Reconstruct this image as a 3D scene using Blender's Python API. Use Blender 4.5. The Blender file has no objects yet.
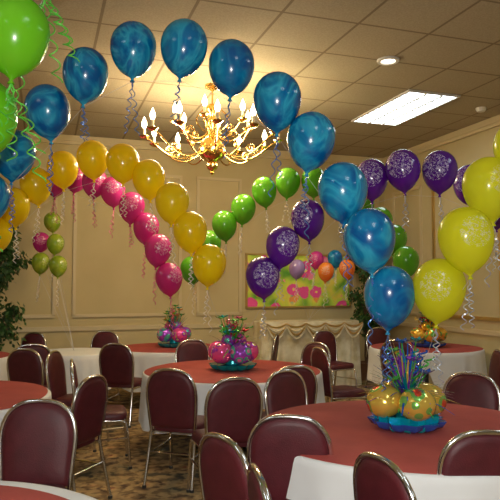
import bpy, math, random
from math import sin, cos, pi, radians, sqrt
from mathutils import Vector, Matrix
random.seed(7)
CAMH=1.62; PITCH=radians(3.32)
S=bpy.context.scene
S.view_settings.view_transform='Standard'
# ---------------------------------------------------------------- materials
MATS={}
def newmat(n):
    m=bpy.data.materials.new(n); m.use_nodes=True; MATS[n]=m
    nt=m.node_tree; b=nt.nodes['Principled BSDF']; return m,nt,b
def mat(n,col,rough=.5,metal=0,coat=0,spec=.5,emit=None,es=0):
    m,nt,b=newmat(n)
    b.inputs['Base Color'].default_value=(*col,1); b.inputs['Roughness'].default_value=rough
    b.inputs['Metallic'].default_value=metal; b.inputs['Coat Weight'].default_value=coat
    b.inputs['Coat Roughness'].default_value=.08
    b.inputs['Specular IOR Level'].default_value=spec
    if emit: b.inputs['Emission Color'].default_value=(*emit,1); b.inputs['Emission Strength'].default_value=es
    return m
def N(nt,t,**k):
    n=nt.nodes.new(t)
    for a,v in k.items(): setattr(n,a,v)
    return n
def ramp(nt,stops,interp='LINEAR'):
    r=N(nt,'ShaderNodeValToRGB'); r.color_ramp.interpolation=interp
    e=r.color_ramp.elements
    while len(e)<len(stops): e.new(.5)
    for i,(p,c) in enumerate(stops):
        e[i].position=p; e[i].color=(*c,1)
    return r
def noisemat(n,stops,scale,rough=.7,detail=4,bump=0,distort=0,metal=0,coat=0,bscale=None):
    m,nt,b=newmat(n)
    tc=N(nt,'ShaderNodeTexCoord'); no=N(nt,'ShaderNodeTexNoise')
    no.inputs['Scale'].default_value=scale; no.inputs['Detail'].default_value=detail; no.inputs['Distortion'].default_value=distort
    nt.links.new(tc.outputs['Object'],no.inputs['Vector'])
    r=ramp(nt,stops); nt.links.new(no.outputs['Fac'],r.inputs['Fac']); nt.links.new(r.outputs['Color'],b.inputs['Base Color'])
    b.inputs['Roughness'].default_value=rough; b.inputs['Metallic'].default_value=metal; b.inputs['Coat Weight'].default_value=coat
    if bump:
        bp=N(nt,'ShaderNodeBump'); bp.inputs['Strength'].default_value=bump; bp.inputs['Distance'].default_value=.01
        if bscale:
            n2=N(nt,'ShaderNodeTexNoise'); n2.inputs['Scale'].default_value=bscale; nt.links.new(tc.outputs['Object'],n2.inputs['Vector']); nt.links.new(n2.outputs['Fac'],bp.inputs['Height'])
        else: nt.links.new(no.outputs['Fac'],bp.inputs['Height'])
        nt.links.new(bp.outputs['Normal'],b.inputs['Normal'])
    return m
noisemat('wall_paint',[(.3,(.53,.43,.215)),(.7,(.59,.48,.25))],1.5,.75,bump=.15,bscale=120)
mat('trim_paint',(.62,.51,.29),.45)
mat('gold_trim',(.62,.42,.14),.35,.7)
# ceiling tiles
m,nt,b=newmat('ceiling_tile')
tc=N(nt,'ShaderNodeTexCoord'); sp=N(nt,'ShaderNodeSeparateXYZ'); nt.links.new(tc.outputs['Object'],sp.inputs[0])
def gridline(out,off):
    a=N(nt,'ShaderNodeMath',operation='ADD'); a.inputs[1].default_value=off+75; nt.links.new(out,a.inputs[0])
    mo=N(nt,'ShaderNodeMath',operation='MODULO'); mo.inputs[1].default_value=.75; nt.links.new(a.outputs[0],mo.inputs[0])
    s=N(nt,'ShaderNodeMath',operation='SUBTRACT'); s.inputs[1].default_value=.375; nt.links.new(mo.outputs[0],s.inputs[0])
    ab=N(nt,'ShaderNodeMath',operation='ABSOLUTE'); nt.links.new(s.outputs[0],ab.inputs[0])
    g=N(nt,'ShaderNodeMath',operation='GREATER_THAN'); g.inputs[1].default_value=.361; nt.links.new(ab.outputs[0],g.inputs[0]); return g
g1=gridline(sp.outputs['X'],.375); g2=gridline(sp.outputs['Y'],0)
mx=N(nt,'ShaderNodeMath',operation='MAXIMUM'); nt.links.new(g1.outputs[0],mx.inputs[0]); nt.links.new(g2.outputs[0],mx.inputs[1])
no=N(nt,'ShaderNodeTexNoise'); no.inputs['Scale'].default_value=60; nt.links.new(tc.outputs['Object'],no.inputs['Vector'])
r=ramp(nt,[(.35,(.37,.31,.20)),(.65,(.44,.37,.245))]); nt.links.new(no.outputs['Fac'],r.inputs['Fac'])
mi=N(nt,'ShaderNodeMix',data_type='RGBA'); nt.links.new(mx.outputs[0],mi.inputs[0]); nt.links.new(r.outputs['Color'],mi.inputs[6]); mi.inputs[7].default_value=(.22,.17,.10,1)
nt.links.new(mi.outputs[2],b.inputs['Base Color']); b.inputs['Roughness'].default_value=.9
# carpet
m,nt,b=newmat('carpet')
tc=N(nt,'ShaderNodeTexCoord'); vo=N(nt,'ShaderNodeTexVoronoi'); vo.inputs['Scale'].default_value=4.5
no=N(nt,'ShaderNodeTexNoise'); no.inputs['Scale'].default_value=11; no.inputs['Detail'].default_value=5
nt.links.new(tc.outputs['Object'],no.inputs['Vector'])
ad=N(nt,'ShaderNodeMix',data_type='RGBA'); ad.inputs[0].default_value=.12
nt.links.new(tc.outputs['Object'],ad.inputs[6]); nt.links.new(no.outputs['Color'],ad.inputs[7]); nt.links.new(ad.outputs[2],vo.inputs['Vector'])
r=ramp(nt,[(0,(.40,.05,.03)),(.20,(.55,.33,.12)),(.38,(.10,.05,.025)),(.60,(.42,.26,.10)),(.85,(.07,.08,.05))]); nt.links.new(vo.outputs['Distance'],r.inputs['Fac'])
r2=ramp(nt,[(.44,(.06,.03,.015)),(.54,(.60,.40,.17))]); nt.links.new(no.outputs['Fac'],r2.inputs['Fac'])
mi=N(nt,'ShaderNodeMix',data_type='RGBA'); mi.inputs[0].default_value=.45; nt.links.new(r.outputs['Color'],mi.inputs[6]); nt.links.new(r2.outputs['Color'],mi.inputs[7])
nt.links.new(mi.outputs[2],b.inputs['Base Color']); b.inputs['Roughness'].default_value=.95
# fabrics, metals
noisemat('cloth_white',[(.3,(.76,.76,.74)),(.7,(.84,.84,.82))],3,.8)
noisemat('cloth_red',[(.3,(.36,.052,.042)),(.7,(.44,.07,.055))],4,.8,bump=.1,bscale=40)
noisemat('cloth_ivory',[(.35,(.60,.50,.28)),(.65,(.82,.76,.56))],6,.6)
noisemat('vinyl_burgundy',[(.3,(.070,.007,.011)),(.7,(.098,.010,.016))],12,.5,bump=.15,bscale=150)
mat('chrome',(.75,.73,.70),.18,1)
mat('dark_metal',(.08,.08,.08),.4,.8)
mat('brass',(.78,.50,.16),.2,1)
mat('candle_sleeve',(.85,.75,.5),.5)
mat('bulb_glow',(1,.8,.5),.3,emit=(1,.80,.48),es=12)
mat('panel_glow',(.9,.95,1),.4,emit=(.80,.93,1.0),es=8)
mat('down_glow',(1,.95,.85),.4,emit=(1,.93,.8),es=5)
mat('white_metal',(.7,.68,.62),.4)
mat('ribbon_silver',(.6,.65,.75),.3,.6); mat('ribbon_white',(.8,.75,.65),.5); mat('ribbon_pink',(.8,.15,.35),.4)
mat('ribbon_green',(.1,.5,.05),.35); mat('ribbon_blue',(.12,.25,.6),.3,.4)
mat('thread',(.6,.6,.6),.5)
noisemat('leaf_green',[(.3,(.015,.05,.012)),(.7,(.06,.16,.03))],8,.5)
noisemat('bark',[(.3,(.08,.04,.02)),(.7,(.18,.1,.05))],20,.9)
mat('pot_brown',(.2,.09,.04),.5)
for n,c in dict(foil_gold=(.9,.6,.08),foil_blue=(.03,.15,.7),foil_teal=(.0,.45,.5),foil_pink=(.95,.12,.38),foil_green=(.10,.6,.08),foil_red=(.8,.04,.05),foil_purple=(.35,.06,.65),foil_orange=(.98,.35,.03)).items(): mat(n,c,.25,.45,coat=.5)
def foilball(n,c1,c2,c3,sc=16,met=.5):
    m,nt,b=newmat(n); tc=N(nt,'ShaderNodeTexCoord'); vo=N(nt,'ShaderNodeTexVoronoi'); vo.inputs['Scale'].default_value=sc
    nt.links.new(tc.outputs['Object'],vo.inputs['Vector']); r=ramp(nt,[(0,c2),(.25,c3),(.44,c1)],'CONSTANT'); nt.links.new(vo.outputs['Distance'],r.inputs['Fac'])
    nt.links.new(r.outputs['Color'],b.inputs['Base Color']); b.inputs['Metallic'].default_value=met; b.inputs['Roughness'].default_value=.18; b.inputs['Coat Weight'].default_value=.5
foilball('ball_gold',(.88,.60,.10),(.85,.10,.05),(.25,.60,.12),11)
foilball('ball_pink',(.95,.10,.38),(.95,.75,.3),(.45,.05,.55),14,.3)
foilball('ball_orange',(.95,.55,.06),(.9,.25,.1),(.2,.55,.1),11)
foilball('ball_purple',(.42,.08,.70),(.95,.3,.6),(.1,.6,.5),14,.35)
# mural
m,nt,b=newmat('mural_print'); tc=N(nt,'ShaderNodeTexCoord'); vo=N(nt,'ShaderNodeTexVoronoi'); vo.inputs['Scale'].default_value=4.2
no0=N(nt,'ShaderNodeTexNoise'); no0.inputs['Scale'].default_value=9; nt.links.new(tc.outputs['Object'],no0.inputs['Vector'])
wm=N(nt,'ShaderNodeMix',data_type='RGBA'); wm.inputs[0].default_value=.10; nt.links.new(tc.outputs['Object'],wm.inputs[6]); nt.links.new(no0.outputs['Color'],wm.inputs[7])
nt.links.new(wm.outputs[2],vo.inputs['Vector'])
no=N(nt,'ShaderNodeTexNoise'); no.inputs['Scale'].default_value=2.6; nt.links.new(tc.outputs['Object'],no.inputs['Vector'])
bg=ramp(nt,[(.36,(.12,.42,.05)),(.5,(.62,.80,.08)),(.62,(.95,.80,.12)),(.72,(.10,.45,.55))]); nt.links.new(no.outputs['Fac'],bg.inputs['Fac'])
pet=ramp(nt,[(.3,(.95,.10,.38)),(.5,(1,.30,.45)),(.7,(1,.40,.10))],'CONSTANT'); nt.links.new(vo.outputs['Color'],pet.inputs['Fac'])
ce=ramp(nt,[(0,(1,.85,.15)),(.13,(0,0,0))],'CONSTANT'); 
lt=N(nt,'ShaderNodeMath',operation='LESS_THAN'); lt.inputs[1].default_value=.44; nt.links.new(vo.outputs['Distance'],lt.inputs[0])
lc=N(nt,'ShaderNodeMath',operation='LESS_THAN'); lc.inputs[1].default_value=.13; nt.links.new(vo.outputs['Distance'],lc.inputs[0])
mi=N(nt,'ShaderNodeMix',data_type='RGBA'); nt.links.new(lt.outputs[0],mi.inputs[0]); nt.links.new(bg.outputs['Color'],mi.inputs[6]); nt.links.new(pet.outputs['Color'],mi.inputs[7])
mj=N(nt,'ShaderNodeMix',data_type='RGBA'); nt.links.new(lc.outputs[0],mj.inputs[0]); nt.links.new(mi.outputs[2],mj.inputs[6]); mj.inputs[7].default_value=(1,.85,.15,1)
nt.links.new(mj.outputs[2],b.inputs['Base Color'])
# balloons
def balloonmat(n,stops,scale=6,distort=3,trans=.25,prnt=None,clear=0,pr=.085,zs=1):
    m,nt,b=newmat(n); tc=N(nt,'ShaderNodeTexCoord'); oi=N(nt,'ShaderNodeObjectInfo')
    ad=N(nt,'ShaderNodeVectorMath',operation='ADD'); mz=N(nt,'ShaderNodeMapping'); mz.inputs['Scale'].default_value=(1,1,zs)
    nt.links.new(tc.outputs['Object'],mz.inputs[0]); nt.links.new(mz.outputs[0],ad.inputs[0])
    cb=N(nt,'ShaderNodeMath',operation='MULTIPLY'); cb.inputs[1].default_value=9; nt.links.new(oi.outputs['Random'],cb.inputs[0]); nt.links.new(cb.outputs[0],ad.inputs[1])
    no=N(nt,'ShaderNodeTexNoise'); no.inputs['Scale'].default_value=scale; no.inputs['Detail'].default_value=3; no.inputs['Distortion'].default_value=distort
    nt.links.new(ad.outputs[0],no.inputs['Vector']); r=ramp(nt,stops); nt.links.new(no.outputs['Fac'],r.inputs['Fac']); col=r.outputs['Color']
    if prnt:
        di=N(nt,'ShaderNodeVectorMath',operation='DISTANCE'); di.inputs[1].default_value=(0,-.15,.01); nt.links.new(tc.outputs['Object'],di.inputs[0])
        lt=N(nt,'ShaderNodeMath',operation='LESS_THAN'); lt.inputs[1].default_value=pr; nt.links.new(di.outputs['Value'],lt.inputs[0])
        mp=N(nt,'ShaderNodeMapping'); mp.inputs['Scale'].default_value=(60,60,85); nt.links.new(tc.outputs['Object'],mp.inputs[0])
        n2=N(nt,'ShaderNodeTexNoise'); n2.inputs['Scale'].default_value=1; n2.inputs['Detail'].default_value=1; n2.inputs['Distortion'].default_value=1.5; nt.links.new(mp.outputs[0],n2.inputs['Vector'])
        gt=N(nt,'ShaderNodeMath',operation='GREATER_THAN'); gt.inputs[1].default_value=.56; nt.links.new(n2.outputs['Fac'],gt.inputs[0])
        mu=N(nt,'ShaderNodeMath',operation='MULTIPLY'); nt.links.new(lt.outputs[0],mu.inputs[0]); nt.links.new(gt.outputs[0],mu.inputs[1])
        mi=N(nt,'ShaderNodeMix',data_type='RGBA'); nt.links.new(mu.outputs[0],mi.inputs[0]); nt.links.new(col,mi.inputs[6]); mi.inputs[7].default_value=(*prnt,1); col=mi.outputs[2]
    nt.links.new(col,b.inputs['Base Color']); b.inputs['Roughness'].default_value=.22; b.inputs['Coat Weight'].default_value=.6; b.inputs['Coat Roughness'].default_value=.06
    out=nt.nodes['Material Output']; tr=N(nt,'ShaderNodeBsdfTranslucent'); nt.links.new(col,tr.inputs['Color'])
    ms=N(nt,'ShaderNodeMixShader'); ms.inputs[0].default_value=trans; nt.links.new(b.outputs[0],ms.inputs[1]); nt.links.new(tr.outputs[0],ms.inputs[2]); last=ms
    if clear:
        tp=N(nt,'ShaderNodeBsdfTransparent'); nt.links.new(col,tp.inputs['Color'])
        m3=N(nt,'ShaderNodeMixShader'); m3.inputs[0].default_value=clear; nt.links.new(ms.outputs[0],m3.inputs[1]); nt.links.new(tp.outputs[0],m3.inputs[2]); last=m3
    nt.links.new(last.outputs[0],out.inputs['Surface'])
balloonmat('balloon_blue',[(.34,(.0,.11,.36)),(.45,(.005,.24,.50)),(.53,(.03,.42,.64)),(.62,(.0,.18,.46))],4.5,1.6,.2,zs=.6)
balloonmat('balloon_yellow',[(.3,(1,.74,.0)),(.7,(1,.82,.01))],2,0,.3)
balloonmat('balloon_magenta',[(.3,(.66,.03,.26)),(.7,(.76,.06,.35))],2,0,.25,prnt=(.95,.6,.75))
balloonmat('balloon_green',[(.3,(.10,.42,.01)),(.7,(.17,.52,.03))],2,0,.3)
balloonmat('balloon_lime',[(.3,(.16,.6,.01)),(.7,(.25,.72,.03))],2,0,.4)
balloonmat('balloon_purple',[(.3,(.09,.008,.28)),(.7,(.15,.015,.40))],2,0,.15,prnt=(.75,.65,.9),pr=.12)
balloonmat('balloon_clear_yellow',[(.3,(.88,.90,.03)),(.7,(.95,.97,.06))],2,0,.4,prnt=(1,1,.80),clear=.42,pr=.09)
balloonmat('balloon_olive',[(.3,(.25,.42,.02)),(.7,(.5,.6,.05))],6,1,.3,prnt=(.9,.9,.4))
balloonmat('balloon_orange',[(.3,(.95,.20,.02)),(.7,(1,.35,.05))],6,1,.3,prnt=(.95,.8,.6))
balloonmat('balloon_lavender',[(.3,(.4,.25,.55)),(.7,(.5,.35,.65))],3,1,.3)
# ---------------------------------------------------------------- mesh builder
class MB:
    def __init__(s): s.v=[];s.f=[];s.m=[];s.names=[]
    def mi(s,n):
        if n not in s.names: s.names.append(n)
        return s.names.index(n)
    def add(s,vs,fs,mt,M=None):
        o=len(s.v); k=s.mi(mt)
        for p in vs:
            p=Vector(p)
            if M is not None: p=M@p
            s.v.append(p)
        for f in fs: s.f.append([o+i for i in f]); s.m.append(k)
    def box(s,c,d,mt,M=None):
        x,y,z=c; a,b,h=d[0]/2,d[1]/2,d[2]/2
        vs=[(x+i*a,y+j*b,z+k*h) for k in(-1,1) for j in(-1,1) for i in(-1,1)]
        s.add(vs,[(0,2,3,1),(4,5,7,6),(0,1,5,4),(2,6,7,3),(0,4,6,2),(1,3,7,5)],mt,M)
    def lathe(s,pr,mt,n=24,M=None,wob=None):
        vs=[];fs=[]
        for r,z in pr:
            for i in range(n):
                a=2*pi*i/n; rr=r*(1 if wob is None else wob(a,r,z)); vs.append((rr*cos(a),rr*sin(a),z))
        for j in range(len(pr)-1):
            for i in range(n):
                k=(i+1)%n; fs.append((j*n+i,j*n+k,(j+1)*n+k,(j+1)*n+i))
        s.add(vs,fs,mt,M)
    def tube(s,path,r,mt,n=8,closed=False,M=None,rf=None):
        pts=[Vector(p) for p in path]; L=len(pts); vs=[];fs=[]
        t0=(pts[1]-pts[0]).normalized(); up=Vector((0,0,1)) if abs(t0.z)<.9 else Vector((1,0,0))
        nn=(up-t0*up.dot(t0)).normalized()
        for i,p in enumerate(pts):
            if closed: t=pts[(i+1)%L]-pts[i-1]
            else: t=pts[min(i+1,L-1)]-pts[max(i-1,0)]
            if t.length<1e-9: t=t0
            t.normalize(); nn=nn-t*nn.dot(t)
            if nn.length<1e-6: nn=t.orthogonal()
            nn.normalize(); bb=t.cross(nn); q=r if rf is None else r*rf(i/(L-1))
            for k in range(n):
                a=2*pi*k/n; vs.append(p+nn*(q*cos(a))+bb*(q*sin(a)))
        rng=L if closed else L-1
        for i in range(rng):
            j=(i+1)%L
            for k in range(n):
                l=(k+1)%n; fs.append((i*n+k,i*n+l,j*n+l,j*n+k))
        if not closed: fs.append(tuple(range(n))[::-1]); fs.append(tuple((L-1)*n+k for k in range(n)))
        s.add(vs,fs,mt,M)
    def mesh(s,name,smooth=True):
        me=bpy.data.meshes.new(name); me.from_pydata([tuple(p) for p in s.v],[],s.f)
        for n in s.names: me.materials.append(MATS[n])
        me.polygons.foreach_set('material_index',s.m)
        me.polygons.foreach_set('use_smooth',[smooth]*len(s.f)); me.update()
        if smooth:
            try: me.set_sharp_from_angle(angle=radians(50))
            except Exception: pass
        return me
def obj(name,me,loc=(0,0,0),rz=0,parent=None,sc=1):
    o=bpy.data.objects.new(name,me); S.collection.objects.link(o)
    o.location=Vector(loc)
    o.rotation_euler=(0,0,rz); o.scale=(sc,)*3
    if parent: o.parent=parent
    return o
def empty(name,loc,rz=0):
    o=bpy.data.objects.new(name,None); S.collection.objects.link(o); o.location=loc; o.rotation_euler=(0,0,rz); o.empty_display_size=.1; return o
# ---------------------------------------------------------------- room
PHI=radians(18.5); CO=Vector((2.53,11.6,0)); RT=Vector((cos(PHI),sin(PHI),0)); FW=Vector((-sin(PHI),cos(PHI),0)); CH=4.02
WX=11.0; WY=14.0
def R(a,b,z=0): return CO+RT*a+FW*b+Vector((0,0,z))
def slab(name,c,d,mt):
    b=MB(); b.box(c,d,mt); return obj(name,b.mesh(name,False),CO,PHI)
slab('floor',(-WX/2,-WY/2,-.1),(WX+.4,WY+.4,.2),'carpet')
slab('ceiling',(-WX/2,-WY/2,CH+.1),(WX+.4,WY+.4,.2),'ceiling_tile')
slab('wall_back',(-WX/2,.1,CH/2),(WX+.4,.2,CH),'wall_paint')
slab('wall_front',(-WX/2,-WY-.1,CH/2),(WX+.4,.2,CH),'wall_paint')
slab('wall_right',(.1,-WY/2,CH/2),(.2,WY,CH),'wall_paint')
slab('wall_left',(-WX-.1,-WY/2,CH/2),(.2,WY,CH),'wall_paint')
slab('baseboard_back',(-WX/2,-.012,.08),(WX,.024,.16),'trim_paint')
slab('baseboard_right',(-.012,-WY/2,.08),(.024,WY-.05,.16),'trim_paint')
slab('baseboard_left',(-WX+.012,-WY/2,.08),(.024,WY-.05,.16),'trim_paint')
def crown(name,c,d):
    b=MB(); b.box(c,d,'trim_paint'); c2=(c[0],c[1],c[2]-.07)
    b.box(c2,(d[0] if d[0]>1 else d[0]*.5,d[1] if d[1]>1 else d[1]*.5,.05),'trim_paint'); obj(name,b.mesh(name,False),CO,PHI)
crown('trim_1',(-WX/2,-.03,CH-.05),(WX,.06,.09)); crown('trim_2',(-.03,-WY/2,CH-.05),(.06,WY,.09))
slab('trim_3',(-WX/2,-.015,.95),(WX,.03,.07),'trim_paint'); slab('trim_4',(-.015,-WY/2,.95),(.03,WY-.1,.07),'trim_paint')
def frameY(b,x0,x1,z0,z1,y,mt,w=.05,t=.03):
    for (c,d) in [(((x0+x1)/2,y,z0),(x1-x0+w,t,w)),(((x0+x1)/2,y,z1),(x1-x0+w,t,w)),((x0,y,(z0+z1)/2),(w,t,z1-z0)),((x1,y,(z0+z1)/2),(w,t,z1-z0))]: b.box(c,d,mt)
b=MB()
for x0,x1 in [(-10.6,-9.1),(-8.8,-7.6),(-7.3,-5.9),(-5.6,-3.9),(-3.6,-2.85),(-.65,-.15)]: frameY(b,x0,x1,1.15,3.45,-.014,'trim_paint')
obj('trim_5',b.mesh('t5',False),CO,PHI)
b=MB()
for y0,y1,mt in [(-.35,-1.2,'trim_paint'),(-1.55,-3.1,'gold_trim'),(-3.5,-5.2,'trim_paint'),(-5.6,-7.6,'trim_paint')]:
    for (c,d) in [((-.014,(y0+y1)/2,1.15),(.03,y0-y1,.05)),((-.014,(y0+y1)/2,3.3),(.03,y0-y1,.05)),((-.014,y0,2.225),(.03,.05,2.2)),((-.014,y1,2.225),(.03,.05,2.2))]: b.box(c,d,mt)
obj('trim_6',b.mesh('t6',False),CO,PHI)
def troffer(a,bb,name='ceiling_light_panel'):
    b=MB(); w,l=.75,1.5
    b.box((0,0,-.006),(w-.06,l-.06,.01),'panel_glow')
    for x in(-1,1): b.box((x*(w/2-.015),0,-.012),(.03,l,.024),'white_metal')
    for y in(-1,1): b.box((0,y*(l/2-.015),-.012),(w-.06,.03,.024),'white_metal')
    for x in(-.115,.115): b.box((x,0,-.022),(.03,l-.06,.03),'white_metal')
    for i in range(-4,5): b.box((0,i*.16,-.018),(w-.06,.018,.024),'white_metal')
    obj(name,b.mesh(name,False),R(a,bb,CH),PHI)
for a,bb in [(-1.5,-3.0),(-1.5,-7.5),(-4.5,-9.75),(-8.25,-8.25),(-9.75,-3),(-1.5,-12),(-8.25,-12)]: troffer(a,bb)  # only the first is in view; the others are added to light the room
b=MB(); b.lathe([(.001,-.004),(.075,-.004)],'down_glow',24); b.lathe([(.075,-.004),(.08,-.02),(.115,-.018),(.12,0)],'white_metal',24)
obj('recessed_downlight',b.mesh('dl'),(1.47,6.47,CH))
b=MB(); b.lathe([(.001,-.05),(.05,-.05),(.065,-.03),(.07,0)],'white_metal',20); obj('smoke_detector',b.mesh('sd'),(3.12,8.25,CH))
# ---------------------------------------------------------------- chandelier
ch=empty('chandelier',(-.45,7.3,CH))
b=MB(); Z=lambda z:z-CH
b.lathe([(.001,Z(4.02)),(.09,Z(4.02)),(.085,Z(3.99)),(.03,Z(3.96)),(.012,Z(3.95)),(.012,Z(3.80)),(.03,Z(3.79)),(.07,Z(3.76)),(.085,Z(3.72)),(.05,Z(3.68)),(.03,Z(3.64)),(.055,Z(3.6)),(.06,Z(3.55)),(.03,Z(3.5)),(.025,Z(3.42)),(.06,Z(3.38)),(.13,Z(3.33)),(.16,Z(3.26)),(.17,Z(3.22)),(.13,Z(3.14)),(.08,Z(3.1)),(.05,Z(3.08)),(.07,Z(3.05)),(.06,Z(3.01)),(.02,Z(2.98)),(.03,Z(2.96)),(.001,Z(2.93))],'brass',28)
bulbs=MB()
def arm(a,r0,z0,r1,z1,dip,n=18):
    pts=[]
    for i in range(n+1):
        t=i/n; r=r0+(r1-r0)*t; z=z0+(z1-z0)*t**2.2-dip*sin(pi*min(1,t*1.15))*(1-t*.3)
        pts.append((r*cos(a),r*sin(a),z))
    pts[-1]=(r1*cos(a),r1*sin(a),z1); b.tube(pts,.010,'brass',8)
    T=Matrix.Translation((r1*cos(a),r1*sin(a),z1))
    b.lathe([(.001,-.02),(.03,-.015),(.06,.01),(.064,.018),(.02,.02),(.018,.035)],'brass',14,T)
    b.lathe([(.017,.03),(.017,.11),(.001,.111)],'candle_sleeve',10,T)
    bulbs.lathe([(.001,.108),(.02,.118),(.032,.15),(.03,.18),(.015,.215),(.002,.25)],'bulb_glow',12,T)
    sc=[]
    for i in range(20):
        u=i/19*1.6*2*pi; q=.055*(1-i/24); rr=(r0+r1)*.52+q*cos(u); zz=z0-dip*.55+.07+q*sin(u); sc.append((rr*cos(a),rr*sin(a),zz))
    b.tube(sc,.006,'brass',6)
for i in range(12): arm(2*pi*i/12+.13,.14,Z(3.22),.80,Z(3.36),.13)
for i in range(6): arm(2*pi*i/6+.4,.05,Z(3.44),.46,Z(3.52),.10)
for i in range(6):
    a=2*pi*i/6; sc=[]
    for k in range(22):
        t=k/21; rr=.03+.16*sin(pi*t); zz=Z(3.42)+.36*t; sc.append((rr*cos(a),rr*sin(a),zz))
    b.tube(sc,.008,'brass',6)
obj('brass_frame',b.mesh('chf'),parent=ch); obj('candle_bulbs',bulbs.mesh('chb'),parent=ch)
def light(name,kind,loc,en,col,size=.1,parent=None,rot=None):
    l=bpy.data.lights.new(name,kind); l.energy=en; l.color=col
    if kind=='POINT': l.shadow_soft_size=size
    if kind=='AREA': l.size=size
    o=bpy.data.objects.new(name,l); S.collection.objects.link(o); o.location=loc
    if rot: o.rotation_euler=rot
    if parent: o.parent=parent
    return o
for i in range(4):
    a=2*pi*i/4+.3; light('candle_light','POINT',(.55*cos(a),.55*sin(a),Z(3.30)),42,(1,.82,.52),.12,ch)
# ---------------------------------------------------------------- chair
def chair_mesh():
    b=MB()
    yb=lambda z:-.205-(z-.44)*.13
    arc=[]
    for z in (.44,.52,.60,.68): arc.append((-.190-(z-.44)*.09,yb(z),z))
    W=.214
    for i in range(17):
        t=pi-pi*i/16; c,s_=cos(t),sin(t)
        x=W*math.copysign(abs(c)**.75,c); z=.73+.215*abs(s_)**.85; arc.append((x,yb(z),z))
    for z in (.68,.60,.52,.44): arc.append((.190+(z-.44)*.09,yb(z),z))
    path=[(-.205,-.30,.012),(-.198,-.25,.22)]+arc+[(.198,-.25,.22),(.205,-.30,.012)]
    b.tube(path,.0135,'chrome',10)
    for s_ in(-1,1):
        b.tube([(s_*.195,-.22,.425),(s_*.2,0,.425),(s_*.2,.17,.42),(s_*.202,.205,.40),(s_*.206,.225,.3),(s_*.212,.25,.012)],.0125,'chrome',8)
        for y in (-.30,.25): b.lathe([(.001,0),(.018,0),(.018,.02),(.001,.022)],'dark_metal',8,Matrix.Translation((s_*(.205 if y<0 else .212),y,0)))
        b.tube([(s_*.2,-.236,.25),(s_*.206,.225,.27)],.008,'chrome',6)
    b.tube([(-.2,.19,.415),(.2,.19,.415)],.011,'chrome',8); b.tube([(-.198,-.238,.27),(.198,-.238,.27)],.008,'chrome',6)
    n=36; rings=[(.90,.425),(.985,.432),(1.0,.45),(.99,.475),(.93,.492),(.7,.502),(.35,.506),(.001,.507)]
    vs=[];fs=[]
    for sc,z in rings:
        for i in range(n):
            t=2*pi*i/n; c,s_=cos(t),sin(t); e=.42
            x=.215*math.copysign(abs(c)**e,c)*sc; y=.01+.215*math.copysign(abs(s_)**e,s_)*sc; x*=(1+.05*(y/.2)); vs.append((x,y,z))
    for j in range(len(rings)-1):
        for i in range(n): k=(i+1)%n; fs.append((j*n+i,j*n+k,(j+1)*n+k,(j+1)*n+i))
    fs.append(tuple(range(n))[::-1]); b.add(vs,fs,'vinyl_burgundy')
    out=[(-.186,.47),(-.19,.52),(-.194,.60),(-.20,.68)]
    for i in range(17):
        t=pi-pi*i/16; c,s_=cos(t),sin(t); out.append((.203*math.copysign(abs(c)**.75,c),.73+.203*abs(s_)**.85))
    out+=[(.20,.68),(.194,.60),(.19,.52),(.186,.47),(.09,.462),(-.09,.462)]
    m=len(out); cz=.70; vs=[];fs=[]
    prof=[(.001,.033),(.5,.032),(.85,.027),(.96,.017),(1.0,.0),(.96,-.014),(.85,-.02),(.5,-.022),(.001,-.022)]
    for sc,dy in prof:
        for x,z in out:
            zz=cz+(z-cz)*sc; vs.append((x*sc,yb(zz)+dy,zz))
    for j in range(len(prof)-1):
        for i in range(m): k=(i+1)%m; fs.append((j*m+i,j*m+k,(j+1)*m+k,(j+1)*m+i))
    b.add(vs,fs,'vinyl_burgundy')
    return b.mesh('banquet_chair')
CHM=chair_mesh(); chairs=[]
def chair(x,y,face):
    o=obj('banquet_chair',CHM,(x,y,0),radians(face)); chairs.append((x,y)); return o
# ---------------------------------------------------------------- tables
T=dict(A=(.98,3.85,.95),B=(-.18,6.5,.915),C=(-1.13,8.9,.75),D=(2.5,8.9,.78),E=(-1.27,1.93,.93),Fg=(-2.52,4.9,.915),G=(-3.75,7.7,.76),H=(-2.35,8.35,.52))
def aim(x,y,t):
    dx,dy=T[t][0]-x,T[t][1]-y; return math.degrees(math.atan2(-dx,dy))
def ct(x,y,t,j=0): chair(x,y,aim(x,y,t)+j)
ct(-1.22,3.42,'E',5)
ct(-2.35,6.95,'Fg',170)
chair(-3.2,8.75,160)
ct(-1.42,4.75,'Fg',-12)
chair(-1.36,5.75,-75)
chair(-1.50,7.55,-15)
chair(-2.2,9.05,170)
ct(-.57,5.32,'B',2)
chair(-.20,4.82,20)
ct(.27,5.50,'B',0)
ct(.44,4.75,'A',8)
chair(.24,3.52,-8)
chair(.09,2.98,-55)
chair(.29,2.36,-80)
chair(.76,2.58,-68)
chair(1.08,3.18,2)
ct(1.55,4.62,'A',0)
chair(2.35,6.6,85); chair(2.85,7.3,70); ct(1.95,7.95,'D',0)
ct(.60,7.25,'B',0)
chair(.12,8.9,80); chair(1.0,6.9,-70); ct(2.15,9.8,'D',0); chair(1.25,9.2,-150)
ct(-.62,7.55,'B',0); chair(-1.75,6.4,-95); chair(1.35,6.0,75); chair(-2.6,7.45,20); chair(-.45,8.3,60)
chair(2.25,5.35,110)
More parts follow.
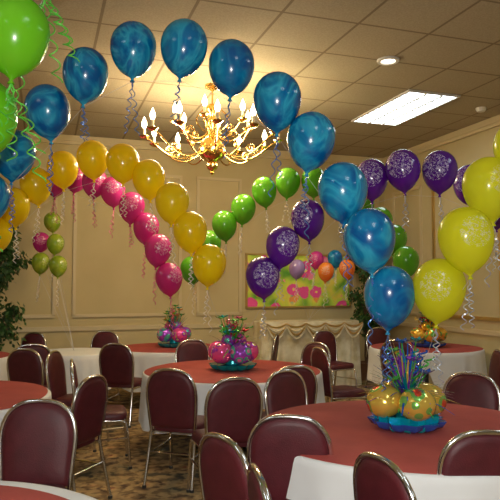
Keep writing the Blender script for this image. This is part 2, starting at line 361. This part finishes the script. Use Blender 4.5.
def table(key,red=True,rr=.985,name='banquet_table'):
    x0,y0,Rr=T[key]; e=empty(name,(x0,y0,0))
    b=MB(); b.lathe([(.001,.735),(Rr-.005,.735),(Rr-.002,.72),(.001,.71)],'dark_metal',48)
    b.tube([(0,0,.03),(0,0,.72)],.04,'dark_metal',12)
    for i in range(4):
        a=pi/2*i+.4; b.tube([(0,0,.10),(.2*cos(a),.2*sin(a),.06),(.42*cos(a),.42*sin(a),.02)],.02,'dark_metal',8)
    obj('pedestal',b.mesh('ped'),parent=e)
    tk=[]
    for x,y in chairs:
        d=sqrt((x-x0)**2+(y-y0)**2)
        if d<Rr+.32: tk.append(math.atan2(y-y0,x-x0))
    n=180; rings=[(0.001,.748),(Rr*.6,.748),(Rr-.02,.748),(Rr,.745),(Rr+.008,.735)]
    K=8
    vs=[];fs=[]; ph=[random.random()*6 for _ in range(4)]
    def lift(a):
        v=0
        for t in tk:
            d=abs((a-t+pi)%(2*pi)-pi); h=.32/Rr
            v=max(v,min(1,max(0,(h-d)/.12)))
        return v
    for r,z in rings:
        for i in range(n): a=2*pi*i/n; vs.append((r*cos(a),r*sin(a),z))
    for k in range(1,K+1):
        t=k/K
        for i in range(n):
            a=2*pi*i/n; hem=.26+.03*sin(4*a+ph[3]); hem=hem+(.52-hem)*lift(a)
            fold=sin(17*a+ph[0]+1.2*sin(3*a+ph[1]))*.6+sin(26*a+ph[2])*.4
            z=.735-(.735-hem)*t; r=Rr+.010+.030*t*(fold*.9+.7)*(1-.7*lift(a))
            vs.append((r*cos(a),r*sin(a),z))
    for j in range(len(rings)+K-1):
        for i in range(n): k=(i+1)%n; fs.append((j*n+i,j*n+k,(j+1)*n+k,(j+1)*n+i))
    b=MB(); b.add(vs,fs,'cloth_white'); obj('tablecloth',b.mesh('tc'),parent=e)
    if red:
        b=MB(); r=Rr*rr; b.lathe([(.001,.754),(r*.7,.754),(r-.01,.7535),(r,.7515),(r,.749)],'cloth_red',96,wob=lambda a,q,z:1+.008*sin(5*a+ph[0])*(q>.3)); obj('overlay_cloth',b.mesh('oc'),parent=e)
    return e
for k in ('A','B','C','D','Fg','G'): table(k)
table('E',rr=.91); table('H',red=False)
# ---------------------------------------------------------------- draped buffet
def buffet():
    e=empty('draped_buffet_table',(.92,10.12,0),PHI); L,Dp,H=1.7,.6,1.06
    o=[]
    n=220
    for i in range(n):
        t=2*pi*i/n; c,s_=cos(t),sin(t); q=.3; o.append((L/2*math.copysign(abs(c)**q,c),Dp/2*math.copysign(abs(s_)**q,s_),t))
    vs=[];fs=[]
    for sc,z in ((.001,H),(.98,H),(1,H-.01)):
        for x,y,t in o: vs.append((x*sc,y*sc,z))
    for k in range(1,9):
        tt=k/8
        for i,(x,y,t) in enumerate(o):
            f=1+.035*tt*(.5+.5*sin(i*1.15+sin(i*.2))); vs.append((x*f,y*(1+(f-1)*2),H-.01-(H-.03)*tt))
    for j in range(10):
        for i in range(n): k=(i+1)%n; fs.append((j*n+i,j*n+k,(j+1)*n+k,(j+1)*n+i))
    b=MB(); b.add(vs,fs,'cloth_ivory'); obj('skirt',b.mesh('sk'),parent=e)
    b=MB()
    for s_ in range(5):
        x0=-.82+s_*.33
        for lay in range(4):
            pts=[(x0+.33*u/14,-Dp/2-.045-.01*sin(pi*u/14),H-.03-(.05+.05*lay)*sin(pi*u/14)-.01*lay) for u in range(15)]
            b.tube(pts,.016,'cloth_ivory' if lay%2 else 'gold_trim',6)
    obj('swags',b.mesh('sw'),parent=e)
buffet()
b=MB(); w,h=1.98,.92; b.box((0,0,0),(w,.02,h),'mural_print'); frameY(b,-w/2,w/2,-h/2,h/2,-.005,'gold_trim',.03,.035)
obj('floral_wall_banner',b.mesh('fb',False),R(-1.75,-.02,1.71),PHI)
# ---------------------------------------------------------------- ficus trees
def ficus(x,y,z0,z1,rad,n):
    e=empty('potted_ficus_tree',(x,y,0)); b=MB()
    b.lathe([(.001,0),(.15,0),(.2,.28),(.21,.3),(.18,.3),(.17,.27),(.001,.27)],'pot_brown',20)
    for k in range(3):
        pts=[(.03*cos(2*k+i*.8),.03*sin(2*k+i*.8),.25+i*(z0+.3-.25)/6) for i in range(7)]; b.tube(pts,.014,'bark',6)
    lf=MB(); vs=[];fs=[]
    for k in range(26):
        a=random.random()*2*pi; zz=z0+(z1-z0)*random.random(); q=rad*(.5+.5*random.random())*sqrt(max(.1,1-((zz-(z0+z1)/2)/((z1-z0)*.58))**2))
        tip=Vector((q*cos(a),q*sin(a),zz)); st=Vector((0,0,max(z0*.8,zz-.5))); mid=(st+tip)/2+Vector((0,0,.12))
        br=[st,(st+mid)/2,mid,(mid+tip)/2,tip,tip+Vector((.06*cos(a),.06*sin(a),-.14))]; b.tube(br,.006,'bark',4)
        for i in range(n//26):
            u=random.random()**.6*4.99; j=int(u); p=br[j].lerp(br[j+1],u-j)+Vector([max(-.1,min(.1,random.gauss(0,.05))) for _ in range(3)])
            d=Vector((random.gauss(0,1),random.gauss(0,1),-1.0)).normalized()*random.uniform(.06,.10); s_=d.orthogonal().normalized(); s_.rotate(Matrix.Rotation(random.random()*6,3,d)); s_*=.022
            o=len(vs); vs+= [p,p+d*.5+s_,p+d,p+d*.5-s_]; fs.append((o,o+1,o+2,o+3))
    lf.add(vs,fs,'leaf_green'); obj('trunk',b.mesh('tr'),parent=e); obj('foliage',lf.mesh('fo',False),parent=e)
ficus(2.03,10.85,.95,2.7,.34,3400); ficus(-3.62,8.9,.9,2.9,.36,3000)
# ---------------------------------------------------------------- centerpieces
def centerpiece(x,y,z,balls,tins,sc=1.0,seed=1,nb=4,name='foil_centerpiece',tier=False,fan=False,tall=1.0,ns=150):
    rnd=random.Random(seed); e=empty(name,(x,y,z)); e.scale=(sc,)*3
    b=MB()
    for q in range(2 if fan else 1):
        b.lathe([(.001,0),(.13,0),(.17-.02*q,.02),(.19-.03*q,.05+.03*q),(.12,.035),(.06,.05),(.05,.12),(.001,.12)],tins[q],40,wob=lambda a,r,zz:1+.10*sin(11*a+q*2)*(r>.1))
    obj('foil_base',b.mesh('cb'),parent=e)
    b=MB()
    def ball(c,r,mt):
        M=Matrix.Translation(c)@Matrix.Rotation(rnd.uniform(-.5,.5),4,'X')@Matrix.Rotation(rnd.uniform(-.5,.5),4,'Y')
        b.lathe([(.001,-.88*r)]+[(r*sin(pi*j/12),-.9*r*cos(pi*j/12)) for j in range(1,12)]+[(.001,.88*r)],mt,28,M,wob=lambda a,rr,zz:1+.035*abs(sin(7*a)))
    for i in range(nb):
        a=2*pi*i/nb+.75+seed; r=.125; ball((r*cos(a),r*sin(a),.145),.095,balls[i%len(balls)])
    if tier:
        for i in range(3):
            a=2*pi*i/3+seed; ball((.06*cos(a),.06*sin(a),.245),.058,balls[(i+1)%len(balls)])
    obj('foil_balls',b.mesh('fbm'),parent=e)
    b=MB(); zb=.16
    for i in range(ns):
        a=rnd.random()*2*pi; L=rnd.uniform(.14,.29)*tall; el=rnd.uniform(.1,1.45); d=Vector((cos(a)*cos(el),sin(a)*cos(el),sin(el))); s_=d.cross(Vector((0,0,1))).normalized()*.008
        p0=Vector((0,0,zb)); vs=[]
        for k in range(6):
            t=k/5; p=p0+d*L*t+Vector((0,0,-.10*t*t*cos(el))); w=(1.2-t*.9); vs+=[p+s_*w,p-s_*w]
        b.add(vs,[(2*k,2*k+1,2*k+3,2*k+2) for k in range(5)],tins[rnd.randrange(len(tins))])
    for i in range(12):
        a=rnd.random()*2*pi; r=rnd.uniform(.03,.17); h=rnd.uniform(.18,.30)*tall; pts=[]
        for k in range(40):
            t=k/39; q=.018; pts.append((r*t*cos(a)+q*cos(t*26),r*t*sin(a)+q*sin(t*26),.15+h*t*(1.25-.45*t)))
        b.tube(pts,.005,tins[rnd.randrange(len(tins))],4)
    for i in range(16):
        a=rnd.random()*2*pi; r=rnd.uniform(.02,.15); h=rnd.uniform(.22,.40)*tall; c=Vector((r*cos(a),r*sin(a),h)); b.tube([(0,0,.12),c],.003,'foil_green',4)
        mt=tins[rnd.randrange(len(tins))]
        for k in range(7):
            q=2*pi*k/7; o=Vector((cos(q),sin(q),.45)); s_=Vector((-sin(q),cos(q),0))*.018
            b.add([c,c+o*.028+s_,c+o*.058,c+o*.028-s_],[(0,1,2,3)],mt)
    obj('tinsel_spray',b.mesh('tsm',False),parent=e)
    return e
ZT=.755
centerpiece(T['A'][0]-.02,T['A'][1],ZT,['ball_gold'],['foil_blue','foil_teal','foil_purple','foil_purple','foil_gold','foil_blue','foil_green'],1.15,1,fan=True,tall=1.12,ns=260)
centerpiece(T['B'][0],T['B'][1],ZT,['ball_pink','ball_pink','ball_purple'],['foil_teal','foil_pink','foil_green','foil_green','foil_red','foil_green'],1.25,2,nb=5,tier=True,tall=1.1)
centerpiece(T['C'][0]+.05,T['C'][1],ZT,['ball_purple','ball_pink'],['foil_teal','foil_green','foil_pink','foil_green','foil_orange'],1.2,3,tier=True,tall=1.2)
centerpiece(T['D'][0]+.05,T['D'][1],ZT,['ball_orange'],['foil_blue','foil_gold','foil_green','foil_green','foil_red'],1.2,4,tier=True)
# ---------------------------------------------------------------- balloons
def balloon_mesh(mt):
    b=MB(); pr=[]
    for j in range(0,23):
        u=pi*j/24
        if u<pi/2: r=.15*sin(u); z=.160*cos(u)
        else: r=.15*sin(u)**1.18; z=.215*cos(u)*(1-.02)
        pr.append((max(r,.0005),z))
    pr+=[(.010,-.222),(.008,-.228),(.016,-.245),(.010,-.246),(.001,-.24)]
    b.lathe(pr,mt,36); return b.mesh(mt)
BM={}
# every balloon is given as world (x, y, z) in metres
def arch(name,mt,items,anchor_list,rib='ribbon_white',dia=.30,riblen=.34,bunch=False,curl=.014,nr=2):
    e=empty(name,anchor_list[0]); o0=Vector(anchor_list[0]); rb=MB(); rnd=random.Random(name+mt)
    knots=[]
    for it in items:
        p=Vector(it[:3]); mm=it[3] if len(it)>3 else mt
        if mm not in BM: BM[mm]=balloon_mesh(mm)
        ob=obj('balloon',BM[mm],p-o0,0,e); ob.rotation_euler=(rnd.uniform(-.10,.10),rnd.uniform(-.12,.12),rnd.uniform(-.6,.6)-.2*p.x); ob.scale=(dia/.30,)*3
        kq=Vector((0,0,-.24*dia/.30)); kq.rotate(ob.rotation_euler); kp=p-o0+kq; knots.append(kp)
        for s_ in range(nr):
            L=riblen*rnd.uniform(.6,1.15); ph=rnd.random()*6; fr=rnd.uniform(26,40); pts=[]; dx=rnd.uniform(-.05,.05)*(1 if nr<3 else 3)
            for k in range(44):
                t=k/43; am=curl*min(1,t*3); pts.append(kp+Vector((dx*t+am*cos(ph+fr*t),am*sin(ph+fr*t),-L*t)))
            rb.tube(pts,.0036,rib,3)
    obj('curling_ribbons',rb.mesh('rb'),parent=e)
    th=MB()
    if bunch:
        for k in knots: th.tube([Vector((0,0,0)),k],.0015,'thread',3)
    else:
        path=[Vector((0,0,0))]+knots
        if len(anchor_list)>1: path.append(Vector(anchor_list[1])-o0)
        th.tube(path,.0012,'thread',3)
    obj('anchor_line',th.mesh('th'),parent=e)
    return e
aA=(T['A'][0],T['A'][1],ZT+.1); aB=(T['B'][0],T['B'][1],ZT+.12); aC=(T['C'][0],T['C'][1],ZT+.12); aD=(T['D'][0],T['D'][1],ZT+.12)
aF=(T['Fg'][0],T['Fg'][1],ZT); aE=(T['E'][0],T['E'][1],ZT); aG=(T['G'][0],T['G'][1],ZT); aH=(T['H'][0],T['H'][1],.75)
arch('balloon_arch','balloon_blue',[(.82,3.65,1.58),(.69,3.58,1.91),(.56,3.72,2.21),(.38,3.80,2.54),(.17,3.80,2.79),(-.12,3.96,3.06),(-.42,3.88,3.16),(-.76,3.96,3.18),(-1.09,4.04,3.04),(-1.37,4.13,2.82),(-1.70,4.43,2.59),(-1.88,4.43,2.27)],[aA,aF],'ribbon_blue')
arch('balloon_arch','balloon_clear_yellow',[(1.09,3.58,1.62),(1.20,3.44,1.90),(1.39,3.58,2.21),(1.58,3.58,2.44)],[aA],'ribbon_silver')
arch('balloon_arch','balloon_yellow',[(-.36,5.47,1.83),(-.53,5.47,2.12),(-.69,5.47,2.38),(-.93,5.64,2.62),(-1.17,5.64,2.77),(-1.49,5.81,2.84),(-1.83,6.00,2.78),(-2.09,6.00,2.62),(-2.23,5.81,2.39),(-2.39,5.81,2.13)],[aB,aG],'ribbon_white')
arch('balloon_arch','balloon_magenta',[(-.90,6.89,1.72),(-1.02,6.89,2.04),(-1.20,7.15,2.31),(-1.37,7.15,2.55),(-1.66,7.44,2.78),(-1.88,7.44,2.89),(-2.19,7.75,3.00),(-2.45,7.75,2.95)],[aC],'ribbon_pink')
arch('balloon_arch','balloon_green',[(-.76,8.09,1.85),(-.51,7.75,2.16),(-.31,7.44,2.37),(-.08,7.44,2.57),(.17,7.44,2.78),(.46,7.44,2.89),(.77,7.44,2.90),(1.09,7.44,2.78),(1.35,7.44,2.61),(1.57,7.44,2.41),(1.74,7.44,2.20),(1.80,7.15,1.92)],[aC,aD],'ribbon_white')
arch('balloon_arch','balloon_purple',[(.11,5.47,1.72),(.29,5.47,1.99),(.51,5.47,2.23),(.77,5.47,2.47),(1.08,5.47,2.59),(1.32,5.31,2.64),(1.64,5.31,2.63),(1.96,5.47,2.54),(2.20,5.47,2.34)],[aB],'ribbon_silver')
arch('balloon_arch','balloon_lime',[(-1.23,2.82,2.42),(-1.06,2.74,2.77),(-.94,2.82,3.22)],[aE],'ribbon_green',riblen=.42,curl=.022,nr=5)
arch('balloon_bouquet','balloon_olive',[(-2.87,8.5,1.95),(-2.63,8.5,1.91),(-2.75,8.75,2.23),(-3.02,8.95,2.27,'balloon_magenta'),(-2.89,9.02,2.57)],[aH],'ribbon_white',dia=.24,bunch=True)
arch('balloon_bouquet','balloon_orange',[(1.14,9.3,1.85),(1.36,9.92,2.07,'balloon_blue'),(1.455,9.3,1.89),(.705,9.3,1.89,'balloon_lavender'),(1.06,9.92,2.05,'balloon_magenta')],[(.95,10.1,1.06)],'ribbon_white',dia=.24,bunch=True)
# ---------------------------------------------------------------- camera + flash
cd=bpy.data.cameras.new('camera'); cam=bpy.data.objects.new('camera',cd); S.collection.objects.link(cam)
cd.sensor_width=36; cd.lens=44.64; cam.location=(0,0,CAMH); cam.rotation_euler=(pi/2+PITCH,0,0); S.camera=cam
light('camera_flash','AREA',(-.03,-.05,CAMH+.15),80,(1,.97,.92),.08,rot=(pi/2+PITCH,0,0))
w=bpy.data.worlds.new('world'); w.use_nodes=True; w.node_tree.nodes['Background'].inputs[0].default_value=(.5,.42,.3,1); w.node_tree.nodes['Background'].inputs[1].default_value=.2; S.world=w
